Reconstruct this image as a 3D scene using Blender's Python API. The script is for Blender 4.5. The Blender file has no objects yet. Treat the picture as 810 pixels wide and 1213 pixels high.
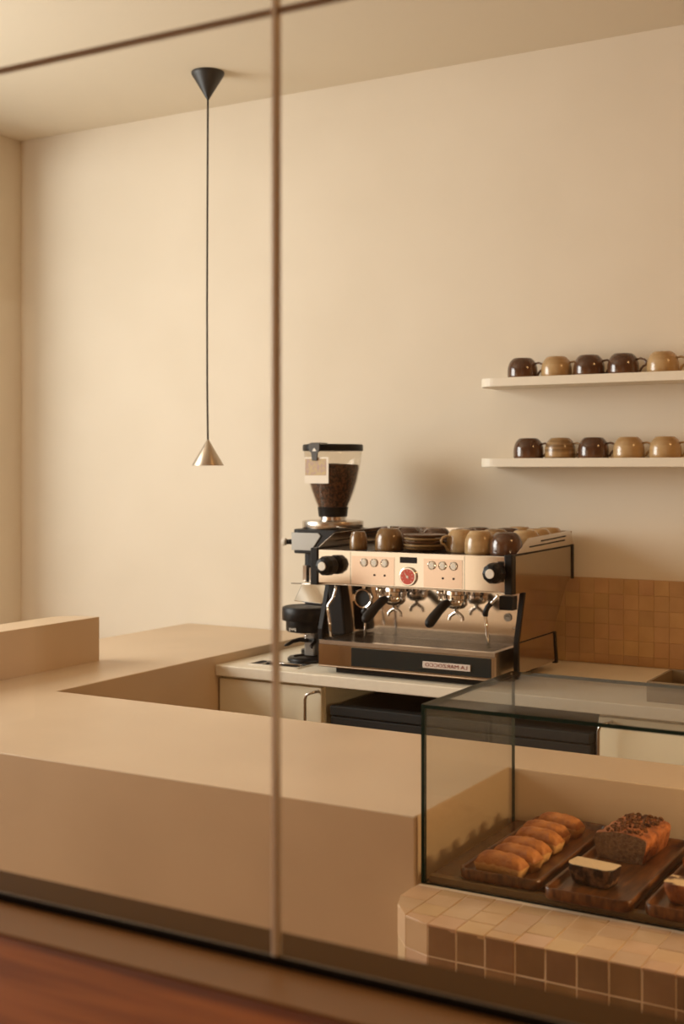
import bpy, bmesh, math, random
from mathutils import Vector, Matrix, noise

S = bpy.context.scene
COL = S.collection
EYE = 1.565            # camera height; every coordinate below is measured from the eye, x along the back wall, y into the room
PI = math.pi

# ------------------------------------------------------------------ camera
cd = bpy.data.cameras.new('camera'); cam = bpy.data.objects.new('camera', cd); COL.objects.link(cam)
cam.location = (0, 0, EYE); cam.rotation_euler = (PI/2, 0, math.radians(30))
cd.sensor_fit = 'VERTICAL'; cd.sensor_height = 36; cd.sensor_width = 24
cd.lens = 1484/1213*36; cd.shift_y = -51.5/1213
cd.dof.use_dof = True; cd.dof.focus_distance = 3.05; cd.dof.aperture_fstop = 4.4
cd.clip_start = 0.02
S.camera = cam
# ------------------------------------------------------------------ world, light, exposure
w = bpy.data.worlds.new('world'); S.world = w; w.use_nodes = True
w.node_tree.nodes['Background'].inputs[0].default_value = (1.0, .93, .82, 1)
w.node_tree.nodes['Background'].inputs[1].default_value = .35
S.view_settings.view_transform = 'Standard'; S.view_settings.look = 'None'
S.view_settings.gamma = 1; S.view_settings.use_curve_mapping = False
S.view_settings.exposure = -0.26
try:
    S.cycles.use_denoising = True
    S.cycles.max_bounces = 10; S.cycles.diffuse_bounces = 5; S.cycles.transparent_max_bounces = 24
    S.cycles.sample_clamp_indirect = 6
except Exception: pass
def area(name, loc, direction, sx, sy, power, color):
    l = bpy.data.lights.new(name, 'AREA'); l.shape = 'RECTANGLE'; l.size = sx; l.size_y = sy
    l.energy = power; l.color = color
    o = bpy.data.objects.new(name, l); COL.objects.link(o)
    o.location = (loc[0], loc[1], loc[2]+EYE)
    o.rotation_euler = Vector(direction).to_track_quat('-Z', 'Y').to_euler()
    return o
# daylight through the window in the left wall; the two front openings carry added warm fill
area('window_daylight', (-4.14, 1.95, .36), (1, 0, 0), 1.8, 1.50, 82, (1.0, .995, .96))
area('window_sky', (-6.0, 1.45, .75), (1, .30, -.12), 2.6, 1.8, 105, (1.0, .995, .96))
area('front_window_fill', (-4.14, -.78, -.20), (1, 0, 0), 3.1, 1.95, 27, (1.0, .74, .47))  # unseen front window added to brighten the bar front and machine reflections
area('shopfront_fill', (.75, -2.56, .30), (0, 1, 0), 2.5, 1.9, 4.5, (1.0, .52, .20))  # unseen orange fill lamp added behind the camera
# unseen warm lamp added over the right of the bar to tint that side
area('added_warm_light', (.75, 2.75, 1.40), (-.25, .05, -1), .5, .5, 16, (1.0, .56, .22))

# ------------------------------------------------------------------ materials
def mat(name, col, rough=.5, metal=0, spec=.5, col2=None, scale=8, bump=0, bscale=60, detail=4, coat=0, stretch=None, ramp=(.35, .65), tone=False):
    m = bpy.data.materials.new(name); m.use_nodes = True
    nt = m.node_tree; N = nt.nodes; L = nt.links; b = N['Principled BSDF']
    b.inputs['Base Color'].default_value = (*col, 1); b.inputs['Roughness'].default_value = rough
    b.inputs['Metallic'].default_value = metal; b.inputs['Specular IOR Level'].default_value = spec
    b.inputs['Coat Weight'].default_value = coat
    tc = N.new('ShaderNodeTexCoord'); src = tc.outputs['Object']
    if stretch:
        mp = N.new('ShaderNodeMapping'); mp.inputs['Scale'].default_value = stretch
        L.new(src, mp.inputs['Vector']); src = mp.outputs[0]
    out = None
    if col2:
        n = N.new('ShaderNodeTexNoise'); n.inputs['Scale'].default_value = scale; n.inputs['Detail'].default_value = detail
        L.new(src, n.inputs['Vector'])
        r = N.new('ShaderNodeValToRGB'); r.color_ramp.elements[0].position = ramp[0]; r.color_ramp.elements[1].position = ramp[1]
        r.color_ramp.elements[0].color = (*col, 1); r.color_ramp.elements[1].color = (*col2, 1)
        L.new(n.outputs['Fac'], r.inputs[0]); out = r.outputs[0]
    if tone:
        a = N.new('ShaderNodeAttribute'); a.attribute_name = 'tone'
        mx = N.new('ShaderNodeMix'); mx.data_type = 'RGBA'; mx.blend_type = 'MULTIPLY'; mx.inputs[0].default_value = 1
        if out: L.new(out, mx.inputs[6])
        else: mx.inputs[6].default_value = (*col, 1)
        L.new(a.outputs['Color'], mx.inputs[7]); out = mx.outputs[2]
    if out: L.new(out, b.inputs['Base Color'])
    if bump:
        n = N.new('ShaderNodeTexNoise'); n.inputs['Scale'].default_value = bscale; n.inputs['Detail'].default_value = 4
        L.new(src, n.inputs['Vector'])
        bp = N.new('ShaderNodeBump'); bp.inputs['Strength'].default_value = bump; bp.inputs['Distance'].default_value = .004
        L.new(n.outputs['Fac'], bp.inputs['Height']); L.new(bp.outputs[0], b.inputs['Normal'])
    return m
def glass(name, tint=(1, 1, 1), refl=1.0, ior=1.45):
    m = bpy.data.materials.new(name); m.use_nodes = True
    nt = m.node_tree; N = nt.nodes; L = nt.links; N.remove(N['Principled BSDF'])
    t = N.new('ShaderNodeBsdfTransparent'); t.inputs[0].default_value = (*tint, 1)
    g = N.new('ShaderNodeBsdfGlossy'); g.inputs['Roughness'].default_value = .01; g.inputs[0].default_value = (refl, refl, refl, 1)
    f = N.new('ShaderNodeFresnel')       # same reflectance entering and leaving the pane
    gm = N.new('ShaderNodeNewGeometry'); mr = N.new('ShaderNodeMapRange')
    mr.inputs['To Min'].default_value = ior; mr.inputs['To Max'].default_value = 1/ior
    L.new(gm.outputs['Backfacing'], mr.inputs['Value']); L.new(mr.outputs[0], f.inputs[0])
    mx = N.new('ShaderNodeMixShader'); L.new(f.outputs[0], mx.inputs[0]); L.new(t.outputs[0], mx.inputs[1]); L.new(g.outputs[0], mx.inputs[2])
    L.new(mx.outputs[0], N['Material Output'].inputs[0])
    return m
PLASTER = mat('warm_plaster', (.76, .672, .537), .85, col2=(.735, .647, .512), scale=3, bump=.12, bscale=40)
CEIL = mat('ceiling_plaster', (.74, .65, .50), .9, bump=.08, bscale=60)
MICRO = mat('beige_microcement', (.69, .515, .338), .38, spec=.6, col2=(.60, .44, .285), scale=2.6, ramp=(.3, .7), bump=.06, bscale=18, detail=6)
OCHRE = mat('ochre_plaster', (.52, .29, .13), .85, bump=.1, bscale=40)  # unseen walls tinted ochre to bounce warmer fill light
FLOOR = mat('floor_cement', (.36, .20, .10), .6, col2=(.30, .17, .08), scale=2, bump=.1)
CREAM = mat('cream_laminate', (.88, .80, .60), .4)
STONE = mat('pale_worktop', (.88, .80, .65), .42, col2=(.84, .76, .61), scale=90, bump=.03)
SHELFM = mat('shelf_lacquer', (.82, .74, .60), .5)
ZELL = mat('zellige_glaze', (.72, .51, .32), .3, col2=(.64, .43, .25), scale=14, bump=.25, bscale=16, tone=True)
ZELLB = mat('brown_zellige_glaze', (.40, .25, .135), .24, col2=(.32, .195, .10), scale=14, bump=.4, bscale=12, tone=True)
ZELLW = mat('splashback_glaze', (.60, .37, .175), .3, col2=(.53, .32, .145), scale=14, bump=.2, bscale=16, tone=True)
GROUT = mat('grout', (.88, .72, .52), .9, bump=.2, bscale=90)
GROUTW = mat('splashback_grout', (.62, .38, .18), .9)
STEEL = mat('polished_steel', (.80, .74, .69), .10, 1)
BRUSH = mat('brushed_steel', (.62, .56, .49), .24, 1, bump=.05, bscale=300)
STEELS = mat('shaded_side_steel', (.50, .44, .37), .12, 1)  # steel darkened in colour for the side panels' darker reflections
PINKST = mat('rose_steel_plate', (.76, .62, .55), .14, 1)
CHROME = mat('chrome', (.85, .82, .78), .06, 1)
BLACK = mat('black_plastic', (.006, .006, .006), .38, spec=.22)
BLACKS = mat('satin_black_rubber', (.008, .007, .007), .5, spec=.25, bump=.1, bscale=200)
SLOT = mat('dark_recess', (.01, .008, .006), .9)
GREY = mat('grey_metal', (.30, .28, .25), .35, .6)
BLKMET = mat('black_lacquer_metal', (.02, .017, .014), .45)
ALU = mat('brushed_sand_aluminium', (.50, .41, .31), .34, .75)
CORD = mat('textile_cord', (.03, .024, .016), .8)
RED = mat('red_dial', (.62, .09, .06), .4)
WHITE = mat('white_enamel', (.80, .74, .64), .35)
PAPER = mat('card_paper', (.82, .74, .62), .7)
PHOTO = mat('printed_photo', (.42, .27, .22), .5, col2=(.52, .38, .17), scale=75, detail=3, ramp=(.40, .60))
CLIPG = mat('dark_grey_clip', (.07, .062, .052), .6)
BADGE = mat('badge_plate', (.70, .60, .52), .4)
BADGERED = mat('badge_letters', (.22, .03, .012), .5)
DARKREFL = mat('dark_fascia_reflection', (.012, .020, .022), .06, 0, spec=.9)
FRIDGE = mat('dark_textured_plastic', (.012, .013, .012), .6, spec=.3, bump=.6, bscale=260, col2=(.024, .025, .023), scale=200)
BRONZE = mat('bronze_sill', (.115, .060, .020), .7, spec=.04)
STRIP = mat('brown_sill_strip', (.32, .16, .055), .45, spec=.3)
GASKET = mat('black_gasket', (.010, .007, .004), .8, spec=.1)
JOINT = mat('joint_profile', (.92, .85, .74), .3)
PEDGE = mat('pane_edge', (.42, .30, .18), .35)
JOINTB = mat('brown_joint_profile', (.30, .19, .11), .5, .2)
WOOD = mat('red_brown_wood', (.40, .125, .030), .55, spec=.12, col2=(.15, .036, .010), scale=3.2, stretch=(.5, 7, 3), detail=5, bump=.05, ramp=(.42, .60))
WALNUT = mat('walnut_tray_wood', (.19, .072, .021), .30, col2=(.07, .025, .008), scale=14, stretch=(8, 1, 3), bump=.06)
OILED = mat('dark_oiled_board', (.13, .050, .016), .22, col2=(.045, .018, .007), scale=9, stretch=(1, 6, 1))
LIP = mat('olive_board_edge', (.20, .125, .055), .4)
PANE = glass('clear_glass', (.985, .98, .965), .25)
CASEG = glass('display_glass', (.99, .99, .975), .45)
GEDGE = mat('green_glass_edge', (.005, .024, .019), .35, spec=.1)
HOPG = glass('hopper_acrylic', (.93, .90, .85), .8)
BEANS = mat('coffee_beans', (.13, .05, .02), .45, col2=(.022, .009, .004), scale=120, detail=1, bump=1, bscale=150, ramp=(.42, .58))
BROWN = mat('dark_brown_glaze', (.070, .030, .015), .13, col2=(.13, .058, .028), scale=6, coat=.4, stretch=(1, 1, 4))
TAN = mat('tan_glaze', (.50, .335, .165), .2, col2=(.37, .225, .095), scale=8, coat=.3, stretch=(1, 1, 5))
STREAK = mat('streaked_glaze', (.40, .255, .115), .22, col2=(.12, .058, .024), scale=14, coat=.3, stretch=(.4, .4, 6), ramp=(.42, .66))
OLIVE = mat('olive_brown_glaze', (.23, .125, .045), .18, col2=(.13, .065, .024), scale=9, coat=.4)
GOLD = mat('golden_crust', (.60, .24, .060), .55, col2=(.38, .12, .026), scale=35, bump=.8, bscale=120)
GOLDSIDE = mat('golden_sponge_side', (.70, .38, .13), .7, bump=.7, bscale=180)
CRUST = mat('dark_loaf_crust', (.46, .145, .036), .5, col2=(.20, .052, .014), scale=45, bump=1, bscale=120)
CRUMB = mat('loaf_crumb', (.27, .14, .058), .85, col2=(.16, .075, .028), scale=120, bump=1, bscale=200)
NUT = mat('nut_topping', (.045, .014, .005), .65, spec=.15, col2=(.22, .085, .028), scale=70, bump=1, bscale=150)
PALE = mat('pale_crumb', (.74, .55, .33), .85, bump=.9, bscale=180)
CHOC = mat('chocolate_crust', (.020, .008, .004), .35, col2=(.20, .095, .045), scale=60, bump=1, bscale=90, ramp=(.48, .64))
MARBLE = mat('marbled_crumb', (.70, .50, .28), .8, col2=(.10, .04, .018), scale=38, bump=.7, bscale=150, ramp=(.46, .56))
BOXW = mat('olive_wooden_box', (.22, .15, .075), .6, col2=(.18, .12, .06), scale=10)

# ------------------------------------------------------------------ mesh helpers
class M:
    def __init__(s): s.b = bmesh.new(); s.tone = None
    def face(s, vs, mi=0, smooth=False):
        try: f = s.b.faces.new(vs)
        except ValueError: return None
        f.material_index = mi; f.smooth = smooth; return f
    def box(s, x0, x1, y0, y1, z0, z1, mi=0):
        v = [s.b.verts.new((x, y, z)) for z in (z0, z1) for x, y in ((x0, y0), (x1, y0), (x1, y1), (x0, y1))]
        fs = []
        for q in ((3, 2, 1, 0), (4, 5, 6, 7), (0, 1, 5, 4), (1, 2, 6, 5), (2, 3, 7, 6), (3, 0, 4, 7)): fs.append(s.face([v[i] for i in q], mi))
        return fs
    def prism(s, pts, a0, a1, axis='z', mi=0):
        """pts is an outline; axis z: (x,y), axis x: (y,z), axis y: (x,z)"""
        def P(p, a): return {'z': (p[0], p[1], a), 'x': (a, p[0], p[1]), 'y': (p[0], a, p[1])}[axis]
        A = [s.b.verts.new(P(p, a0)) for p in pts]; B = [s.b.verts.new(P(p, a1)) for p in pts]; n = len(pts)
        s.face(A[::-1], mi); s.face(B, mi)
        for i in range(n): s.face([A[i], A[(i+1) % n], B[(i+1) % n], B[i]], mi)
    def lathe(s, prof, c=(0, 0, 0), seg=40, axis='z', mi=0, caps=True, smooth=True):
        """prof: (radius, height)"""
        def P(r, h, t):
            a, b = r*math.cos(t), r*math.sin(t)
            v = {'z': (a, b, h), 'y': (a, h, b), 'x': (h, a, b)}[axis]
            return (v[0]+c[0], v[1]+c[1], v[2]+c[2])
        R = [[s.b.verts.new(P(r, h, 2*PI*i/seg)) for i in range(seg)] for r, h in prof]
        hard = []
        for k in range(len(prof)):
            if 0 < k < len(prof)-1:
                a = Vector((prof[k][0]-prof[k-1][0], prof[k][1]-prof[k-1][1])); b = Vector((prof[k+1][0]-prof[k][0], prof[k+1][1]-prof[k][1]))
                hard.append(a.length > 1e-7 and b.length > 1e-7 and a.angle(b) > math.radians(50))
            else: hard.append(caps)
        for k in range(len(R)-1):
            for i in range(seg): s.face([R[k][i], R[k][(i+1) % seg], R[k+1][(i+1) % seg], R[k+1][i]], mi, smooth)
        if caps: s.face(R[0][::-1], mi); s.face(R[-1], mi)
        for k, hd in enumerate(hard):
            if hd:
                for i in range(seg):
                    e = s.b.edges.get((R[k][i], R[k][(i+1) % seg]))
                    if e: e.smooth = False
    def cyl(s, c, r, h0, h1, axis='z', seg=32, bev=0, mi=0):
        p = [(r, h0), (r, h1)] if not bev else [(r-bev, h0), (r, h0+bev), (r, h1-bev), (r-bev, h1)]
        s.lathe(p, c, seg, axis, mi)
    def tube(s, pts, r, seg=10, mi=0, flat=1.0):
        pts = [Vector(p) for p in pts]; n = len(pts); rs = r if isinstance(r, (list, tuple)) else [r]*n
        R = []; ref = None
        for i, p in enumerate(pts):
            t = (pts[min(i+1, n-1)]-pts[max(i-1, 0)]).normalized()
            if ref is None: ref = Vector((0, 0, 1)) if abs(t.z) < .9 else Vector((1, 0, 0))
            u = (ref-t*ref.dot(t)).normalized(); v = t.cross(u); ref = u
            R.append([s.b.verts.new(p+rs[i]*(u*math.cos(a)+v*math.sin(a)*flat)) for a in [2*PI*k/seg for k in range(seg)]])
        for k in range(n-1):
            for i in range(seg): s.face([R[k][i], R[k][(i+1) % seg], R[k+1][(i+1) % seg], R[k+1][i]], mi, True)
        s.face(R[0][::-1], mi); s.face(R[-1], mi)
    def move(s, mtx):
        bmesh.ops.transform(s.b, matrix=mtx, verts=s.b.verts[:]); return s
    def build(s, name, mats, parent=None, org=None, bevel=0, seg=2, loc=None):
        """org: base point of the object. A part takes its thing's base point."""
        if parent is not None:
            r = parent
            while r.parent: r = r.parent
            org = Vector(r['org_tmp'])
        else: org = Vector(org if org is not None else (0, 0, 0))
        bmesh.ops.recalc_face_normals(s.b, faces=s.b.faces[:])
        bmesh.ops.translate(s.b, vec=-org, verts=s.b.verts[:])
        me = bpy.data.meshes.new(name); s.b.to_mesh(me); s.b.free()
        for m in (mats if isinstance(mats, (list, tuple)) else [mats]): me.materials.append(m)
        o = bpy.data.objects.new(name, me); COL.objects.link(o)
        if parent is not None: o.parent = parent
        else:
            o.location = org+Vector((0, 0, EYE)); o['org_tmp'] = tuple(org)
            if loc: o.location = Vector(loc)+Vector((0, 0, EYE))
        if bevel:
            md = o.modifiers.new('bevel', 'BEVEL'); md.width = bevel; md.segments = seg; md.limit_method = 'ANGLE'; md.angle_limit = math.radians(40)
            md.harden_normals = False
        return o
def tag(o, label=None, cat=None, group=None, kind=None):
    if label: o['label'] = label
    if cat: o['category'] = cat
    if group: o['group'] = group
    if kind: o['kind'] = kind
    return o
def thing(name, org, label, cat, group=None):
    o = bpy.data.objects.new(name, None); COL.objects.link(o); o.empty_display_size = .05
    o.location = Vector(org)+Vector((0, 0, EYE)); o['org_tmp'] = tuple(org)
    return tag(o, label, cat, group)
def copy_tree(o, parent=None):
    c = o.copy(); COL.objects.link(c)
    if parent: c.parent = parent
    for ch in list(o.children): copy_tree(ch, c)
    return c
def B(x0, x1, y0, y1, z0, z1):
    m = M(); m.box(x0, x1, y0, y1, z0, z1); return m
def arc(cx, cy, r, a0, a1, n):
    return [(cx+r*math.cos(math.radians(a0+(a1-a0)*i/n)), cy+r*math.sin(math.radians(a0+(a1-a0)*i/n))) for i in range(n+1)]
def rrect(x0, x1, y0, y1, r, n=6):
    return arc(x1-r, y1-r, r, 0, 90, n)+arc(x0+r, y1-r, r, 90, 180, n)+arc(x0+r, y0+r, r, 180, 270, n)+arc(x1-r, y0+r, r, 270, 360, n)

# ================================================================== SETTING
FL = -EYE; CZ = 1.467; WX = -4.06; EX = 2.4; BY = 4.15; FY = -2.5
def struct(o, label=None, cat=None): return tag(o, label, cat, kind='structure')
struct(B(WX-.3, EX+.3, FY-.3, BY+.3, FL-.1, FL).build('floor', FLOOR, org=(0, 0, FL)), 'cement floor of the cafe', 'floor')
struct(B(WX-.3, EX+.3, FY-.3, BY+.3, CZ, CZ+.1).build('ceiling', CEIL, org=(0, 0, CZ)), 'warm beige plaster ceiling', 'ceiling')
struct(B(WX-.2, EX+.2, BY, BY+.2, FL, CZ).build('wall_back', PLASTER, org=(0, BY, FL)), 'warm cream plaster wall behind the shelves and espresso machine', 'wall')
m = M()     # left wall with a window opening
wy0, wy1, wz0, wz1 = 1.00, 3.98, -.62, 1.40
vy0, vy1, vz0, vz1 = -2.35, .80, -1.20, .80
m.box(WX-.2, WX, FY, vy0, FL, CZ); m.box(WX-.2, WX, vy1, wy0, FL, CZ); m.box(WX-.2, WX, wy1, BY, FL, CZ)
m.box(WX-.2, WX, wy0, wy1, FL, wz0); m.box(WX-.2, WX, wy0, wy1, wz1, CZ)
m.box(WX-.2, WX, vy0, vy1, FL, vz0); m.box(WX-.2, WX, vy0, vy1, vz1, CZ)
struct(m.build('wall_left', PLASTER, org=(WX, 0, FL)), 'cream plaster wall at the far left corner', 'wall')
struct(B(EX, EX+.2, FY, BY, FL, CZ).build('wall_right', OCHRE, org=(EX, 0, FL)), 'ochre plaster wall on the right', 'wall')
m = M(); fx0, fx1, fz0, fz1 = -.55, 2.05, -.65, 1.25
m.box(WX, fx0, FY-.2, FY, FL, CZ); m.box(fx1, EX, FY-.2, FY, FL, CZ)
m.box(fx0, fx1, FY-.2, FY, FL, fz0); m.box(fx0, fx1, FY-.2, FY, fz1, CZ)
struct(m.build('wall_front', OCHRE, org=(0, FY, FL)), 'ochre plaster wall behind the camera with an added shop window', 'wall')
def frame(name, axis, a0, a1, z0, z1, c0, c1, label):
    m = M(); t = .05
    for (p0, p1, q0, q1) in ((a0, a1, z0, z0+t), (a0, a1, z1-t, z1), (a0, a0+t, z0+t, z1-t), (a1-t, a1, z0+t, z1-t)):
        if axis == 'y': m.box(c0, c1, p0, p1, q0, q1)
        else: m.box(p0, p1, c0, c1, q0, q1)
    o = m.build(name, WHITE, org=((c0+c1)/2, (a0+a1)/2, z0) if axis == 'y' else ((a0+a1)/2, (c0+c1)/2, z0))
    struct(o, label, 'window')
frame('window_1', 'y', wy0, wy1, wz0, wz1, WX-.06, WX, 'white window frame in the left wall')
frame('window_added', 'y', vy0, vy1, vz0, vz1, WX-.06, WX, 'white frame of an added, unseen window in the left wall near the front')
frame('window_2', 'x', fx0, fx1, fz0, fz1, FY-.06, FY, 'white frame of an added shopfront window behind the camera')

# ================================================================== BAR COUNTER
HB = -.6355
bar_pts = [(-3.125, 2.045), (-1.027, 2.045), (-1.027, 2.49), (1.2, 2.49), (1.2, 2.69), (-2.495, 2.69), (-2.495, 4.146), (-3.125, 4.146)]
m = M(); m.prism(bar_pts, FL, HB)
bar = tag(m.build('bar_counter', MICRO, org=(-2.4, 2.4, FL), bevel=.003), 'large L-shaped sand beige microcement bar counter with a broad flat top', 'counter')
m = M(); m.prism([(-2.765, 2.10), (-2.765, 3.185), (-2.80, 3.180)]+arc(-2.795, 3.075, .105, 90, 180, 8)+[(-2.90, 2.10)], HB, -.49)
m.build('raised_upstand', MICRO, bar, bevel=.002)

# low tiled ledge the display case stands on
LZ = -.756; TP = .0515
random.seed(3)
ledge = thing('tiled_ledge', (-.2, 2.1, FL), 'low ledge clad in square tan glazed tiles with a faceted corner, under the glass case', 'ledge')
outer = [(-1.021, 2.04), (-1.021, 1.976), (-1.003, 1.930), (-.966, 1.888), (-.916, 1.870), (.9, 1.870), (.9, 2.04)]
def inset_outline(d):
    return [(-1.021+d, 2.04), (-1.021+d, 1.976+d*.2), (-1.003+d*.8, 1.930+d*.6), (-.966+d*.6, 1.888+d*.8), (-.916+d*.1, 1.870+d), (.9, 1.870+d), (.9, 2.04)]
io = inset_outline(.0009)
m = M(); m.prism([(-1.014, 2.483)]+io[0:6]+[(.9, 2.483)], FL, LZ-.0011); m.build('ledge_body', GROUT, ledge)
def clip(poly, outline):
    """convex clip of a CCW/CW polygon against a convex outline"""
    area2 = sum(outline[i][0]*outline[(i+1) % len(outline)][1]-outline[(i+1) % len(outline)][0]*outline[i][1] for i in range(len(outline)))
    sg = 1 if area2 > 0 else -1
    out = poly
    for i in range(len(outline)):
        a = outline[i]; b = outline[(i+1) % len(outline)]
        inp = out; out = []
        f = lambda p: sg*((b[0]-a[0])*(p[1]-a[1])-(b[1]-a[1])*(p[0]-a[0]))
        for k in range(len(inp)):
            p, q = inp[k], inp[(k+1) % len(inp)]; fp, fq = f(p), f(q)
            if fp >= 0: out.append(p)
            if (fp >= 0) != (fq >= 0):
                t = fp/(fp-fq); out.append((p[0]+t*(q[0]-p[0]), p[1]+t*(q[1]-p[1])))
        if not out: return []
    return out
def poly_area(p): return abs(sum(p[i][0]*p[(i+1) % len(p)][1]-p[(i+1) % len(p)][0]*p[i][1] for i in range(len(p))))/2
def tone(rng, amt):
    v = 1-rng.random()*amt; return (v, v*(1-rng.random()*.07), v*(1-rng.random()*.14), 1)
def add_tile(m, P, U, V, Nn, poly, thick, rng, amt, gap=.0009):
    """one glazed tile: poly in (u,v) on the plane P+uU+vV, standing thick along Nn, slightly tilted, soft edges"""
    cu = sum(p[0] for p in poly)/len(poly); cv = sum(p[1] for p in poly)/len(poly)
    tl = (rng.uniform(-.012, .012), rng.uniform(-.012, .012)); dh = rng.uniform(-.0006, .0006)
    col = tone(rng, amt)
    def ring(shrink, h):
        r = []
        for p in poly:
            du, dv = p[0]-cu, p[1]-cv; l = math.hypot(du, dv) or 1; k = max(0, (l-shrink)/l)
            u, v = cu+du*k, cv+dv*k
            r.append(m.b.verts.new(P+U*u+V*v+Nn*(h+(du*tl[0]+dv*tl[1] if h > .001 else 0)+dh)))
        return r
    R = [ring(gap, 0), ring(gap, thick-.0009), ring(gap+.0009, thick-.0001)]
    fs = []
    n = len(poly)
    for a, b in zip(R, R[1:]):
        for i in range(n): fs.append(m.face([a[i], a[(i+1) % n], b[(i+1) % n], b[i]], 0, False))
    fs.append(m.face(R[-1], 0, False))
    lay = m.b.loops.layers.float_color.get('tone') or m.b.loops.layers.float_color.new('tone')
    for f in fs:
        if f:
            for lp in f.loops: lp[lay] = col
rng = random.Random(11)
m = M(); m.b.loops.layers.float_color.new('tone')
ztop = Vector((0, 0, LZ-.0065))
x = -1.021; ncol = 0
while x < .9:
    x0 = x if ncol else -1.021; x1 = x0+TP*(1+rng.uniform(-.02, .02)) if ncol else -.968
    yy = 1.870; first = True
    off = (0, .3, 0, .55, .12, .5, 0, .4)[ncol % 8]*TP
    while yy < 2.04-.004:
        y1 = min(2.04, yy+(TP if not first or off == 0 else max(TP*.55, off+TP*.45)))
        poly = clip([(x0, yy), (x1, yy), (x1, y1), (x0, y1)], outer)
        if len(poly) > 2 and poly_area(poly) > .00012:
            add_tile(m, ztop, Vector((1, 0, 0)), Vector((0, 1, 0)), Vector((0, 0, 1)), poly, .0065, rng, .14)
        yy = y1; first = False
    x = x1; ncol += 1
m.build('top_tiles', ZELL, ledge)
m = M(); m.b.loops.layers.float_color.new('tone')
for a, b in ((0, 1), (1, 2), (2, 3), (3, 4)):
    pa, pb = Vector((*outer[a], 0)), Vector((*outer[b], 0)); U = (pb-pa); L_ = U.length; U.normalize(); Nn = Vector((U.y, -U.x, 0))
    if Nn.dot(Vector((-1, -1, 0))) < 0: Nn = -Nn
    z = LZ-.001
    while z > FL+.02:
        z1 = z-TP
        add_tile(m, pa-Nn*.0065, U, Vector((0, 0, 1)), Nn, [(0, z1), (L_, z1), (L_, z), (0, z)], .0065, rng, .12); z = z1
m.build('corner_tiles', ZELL, ledge)
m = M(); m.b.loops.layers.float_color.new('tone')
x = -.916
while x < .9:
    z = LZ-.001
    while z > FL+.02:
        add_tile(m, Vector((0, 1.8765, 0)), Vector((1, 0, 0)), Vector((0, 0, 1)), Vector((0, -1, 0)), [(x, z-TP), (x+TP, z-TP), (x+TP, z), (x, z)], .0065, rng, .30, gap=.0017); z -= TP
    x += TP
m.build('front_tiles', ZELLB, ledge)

# ================================================================== BACK WORKTOP, CABINETS, SPLASHBACK
HM = -.665
tag(B(-2.493, 1.3, 3.46, 4.147, HM-.036, HM).build('worktop', STONE, org=(-.6, 3.8, HM-.036), bevel=.003), 'pale cream worktop slab along the back wall carrying the espresso machine', 'worktop')
def cabinet(x0, x1, doors, label, handles):
    t = thing('base_cabinet', ((x0+x1)/2, 3.8, FL), label, 'cabinet', None)
    m = M(); m.box(x0, x1, 3.50, 4.14, FL+.10, HM-.037); m.box(x0+.01, x1-.01, 3.54, 4.14, FL, FL+.10)
    m.build('carcass', CREAM, t)
    n = len(doors)-1
    for i in range(n):
        d = B(doors[i]+.003, doors[i+1]-.003, 3.477, 3.4985, FL+.105, HM-.046).build('door', CREAM, t, bevel=.0015)
        hx = handles[i]; h = M()
        h.tube([(hx+.03, 3.476, -.722), (hx+.027, 3.452, -.722), (hx+.018, 3.444, -.724), (hx+.006, 3.442, -.730), (hx, 3.442, -.745), (hx, 3.442, -.95), (hx+.006, 3.442, -.965), (hx+.018, 3.444, -.971), (hx+.027, 3.452, -.973), (hx+.03, 3.476, -.973)], .005, 10)
        h.build('handle', BRUSH, d)
cabinet(-2.490, -2.082, [-2.490, -2.082], 'cream base cabinet with a curved bar handle, under the worktop left of the dark bay', [-2.125])
cabinet(-1.162, 1.25, [-1.162, -.56, .04, .64, 1.25], 'cream base cabinet with bar handle right of the dark bay, seen through the glass case', [-1.148, -.546, .60, .66])
t = thing('undercounter_fridge', (-1.62, 3.8, FL), 'dark speckled under-counter fridge in the open bay below the espresso machine', 'fridge')
m = M(); m.box(-2.06, -1.185, 3.53, 4.12, FL+.04, -.772); m.build('body', BLACK, t)
m = M(); m.box(-2.058, -1.187, 3.49, 3.529, FL+.10, -.800); m.build('door', FRIDGE, t, bevel=.004)
m = M(); m.box(-2.058, -1.187, 3.485, 3.529, -.797, -.765); m.build('top_trim', FRIDGE, t, bevel=.004)
m = M(); m.box(-2.0, -1.25, 3.55, 4.1, FL, FL+.04); m.build('foot_plinth', BLACK, t)
# zellige splashback
rng = random.Random(5)
sp = thing('tile_splashback', (-.4, 4.15, HM), 'low splashback of square terracotta tan glazed tiles behind the worktop', 'splashback')
m = M(); m.box(-1.96, 1.3, 4.1372, 4.149, HM+.001, -.3735); m.build('grout_bed', GROUTW, sp)
m = M(); m.b.loops.layers.float_color.new('tone')
x = -1.96
while x < 1.28:
    z = -.373
    while z > HM+.01:
        z1 = max(HM+.002, z-TP)
        add_tile(m, Vector((0, 4.141, 0)), Vector((1, 0, 0)), Vector((0, 0, 1)), Vector((0, -1, 0)), [(x, z1), (x+TP, z1), (x+TP, z), (x, z)], .006, rng, .16, gap=.0008); z = z1
    x += TP
m.build('wall_tiles', ZELLW, sp)

# ================================================================== WALL SHELVES
def shelf(z0, z1, label):
    m = M(); m.prism(arc(-1.70, 4.045, .065, 180, 270, 8)[0:]+[(.8, 3.98), (.8, 4.149), (-1.765, 4.149)], z0, z1)
    # outline: rounded front left corner
    return tag(m.build('wall_shelf', SHELFM, org=(-.5, 4.06, z0), bevel=.002), label, 'shelf', 'floating wall shelves')
shelf(.281, .311, 'upper cream floating wall shelf with a rounded end')
shelf(.005, .035, 'lower cream floating wall shelf with a rounded end')

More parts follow.
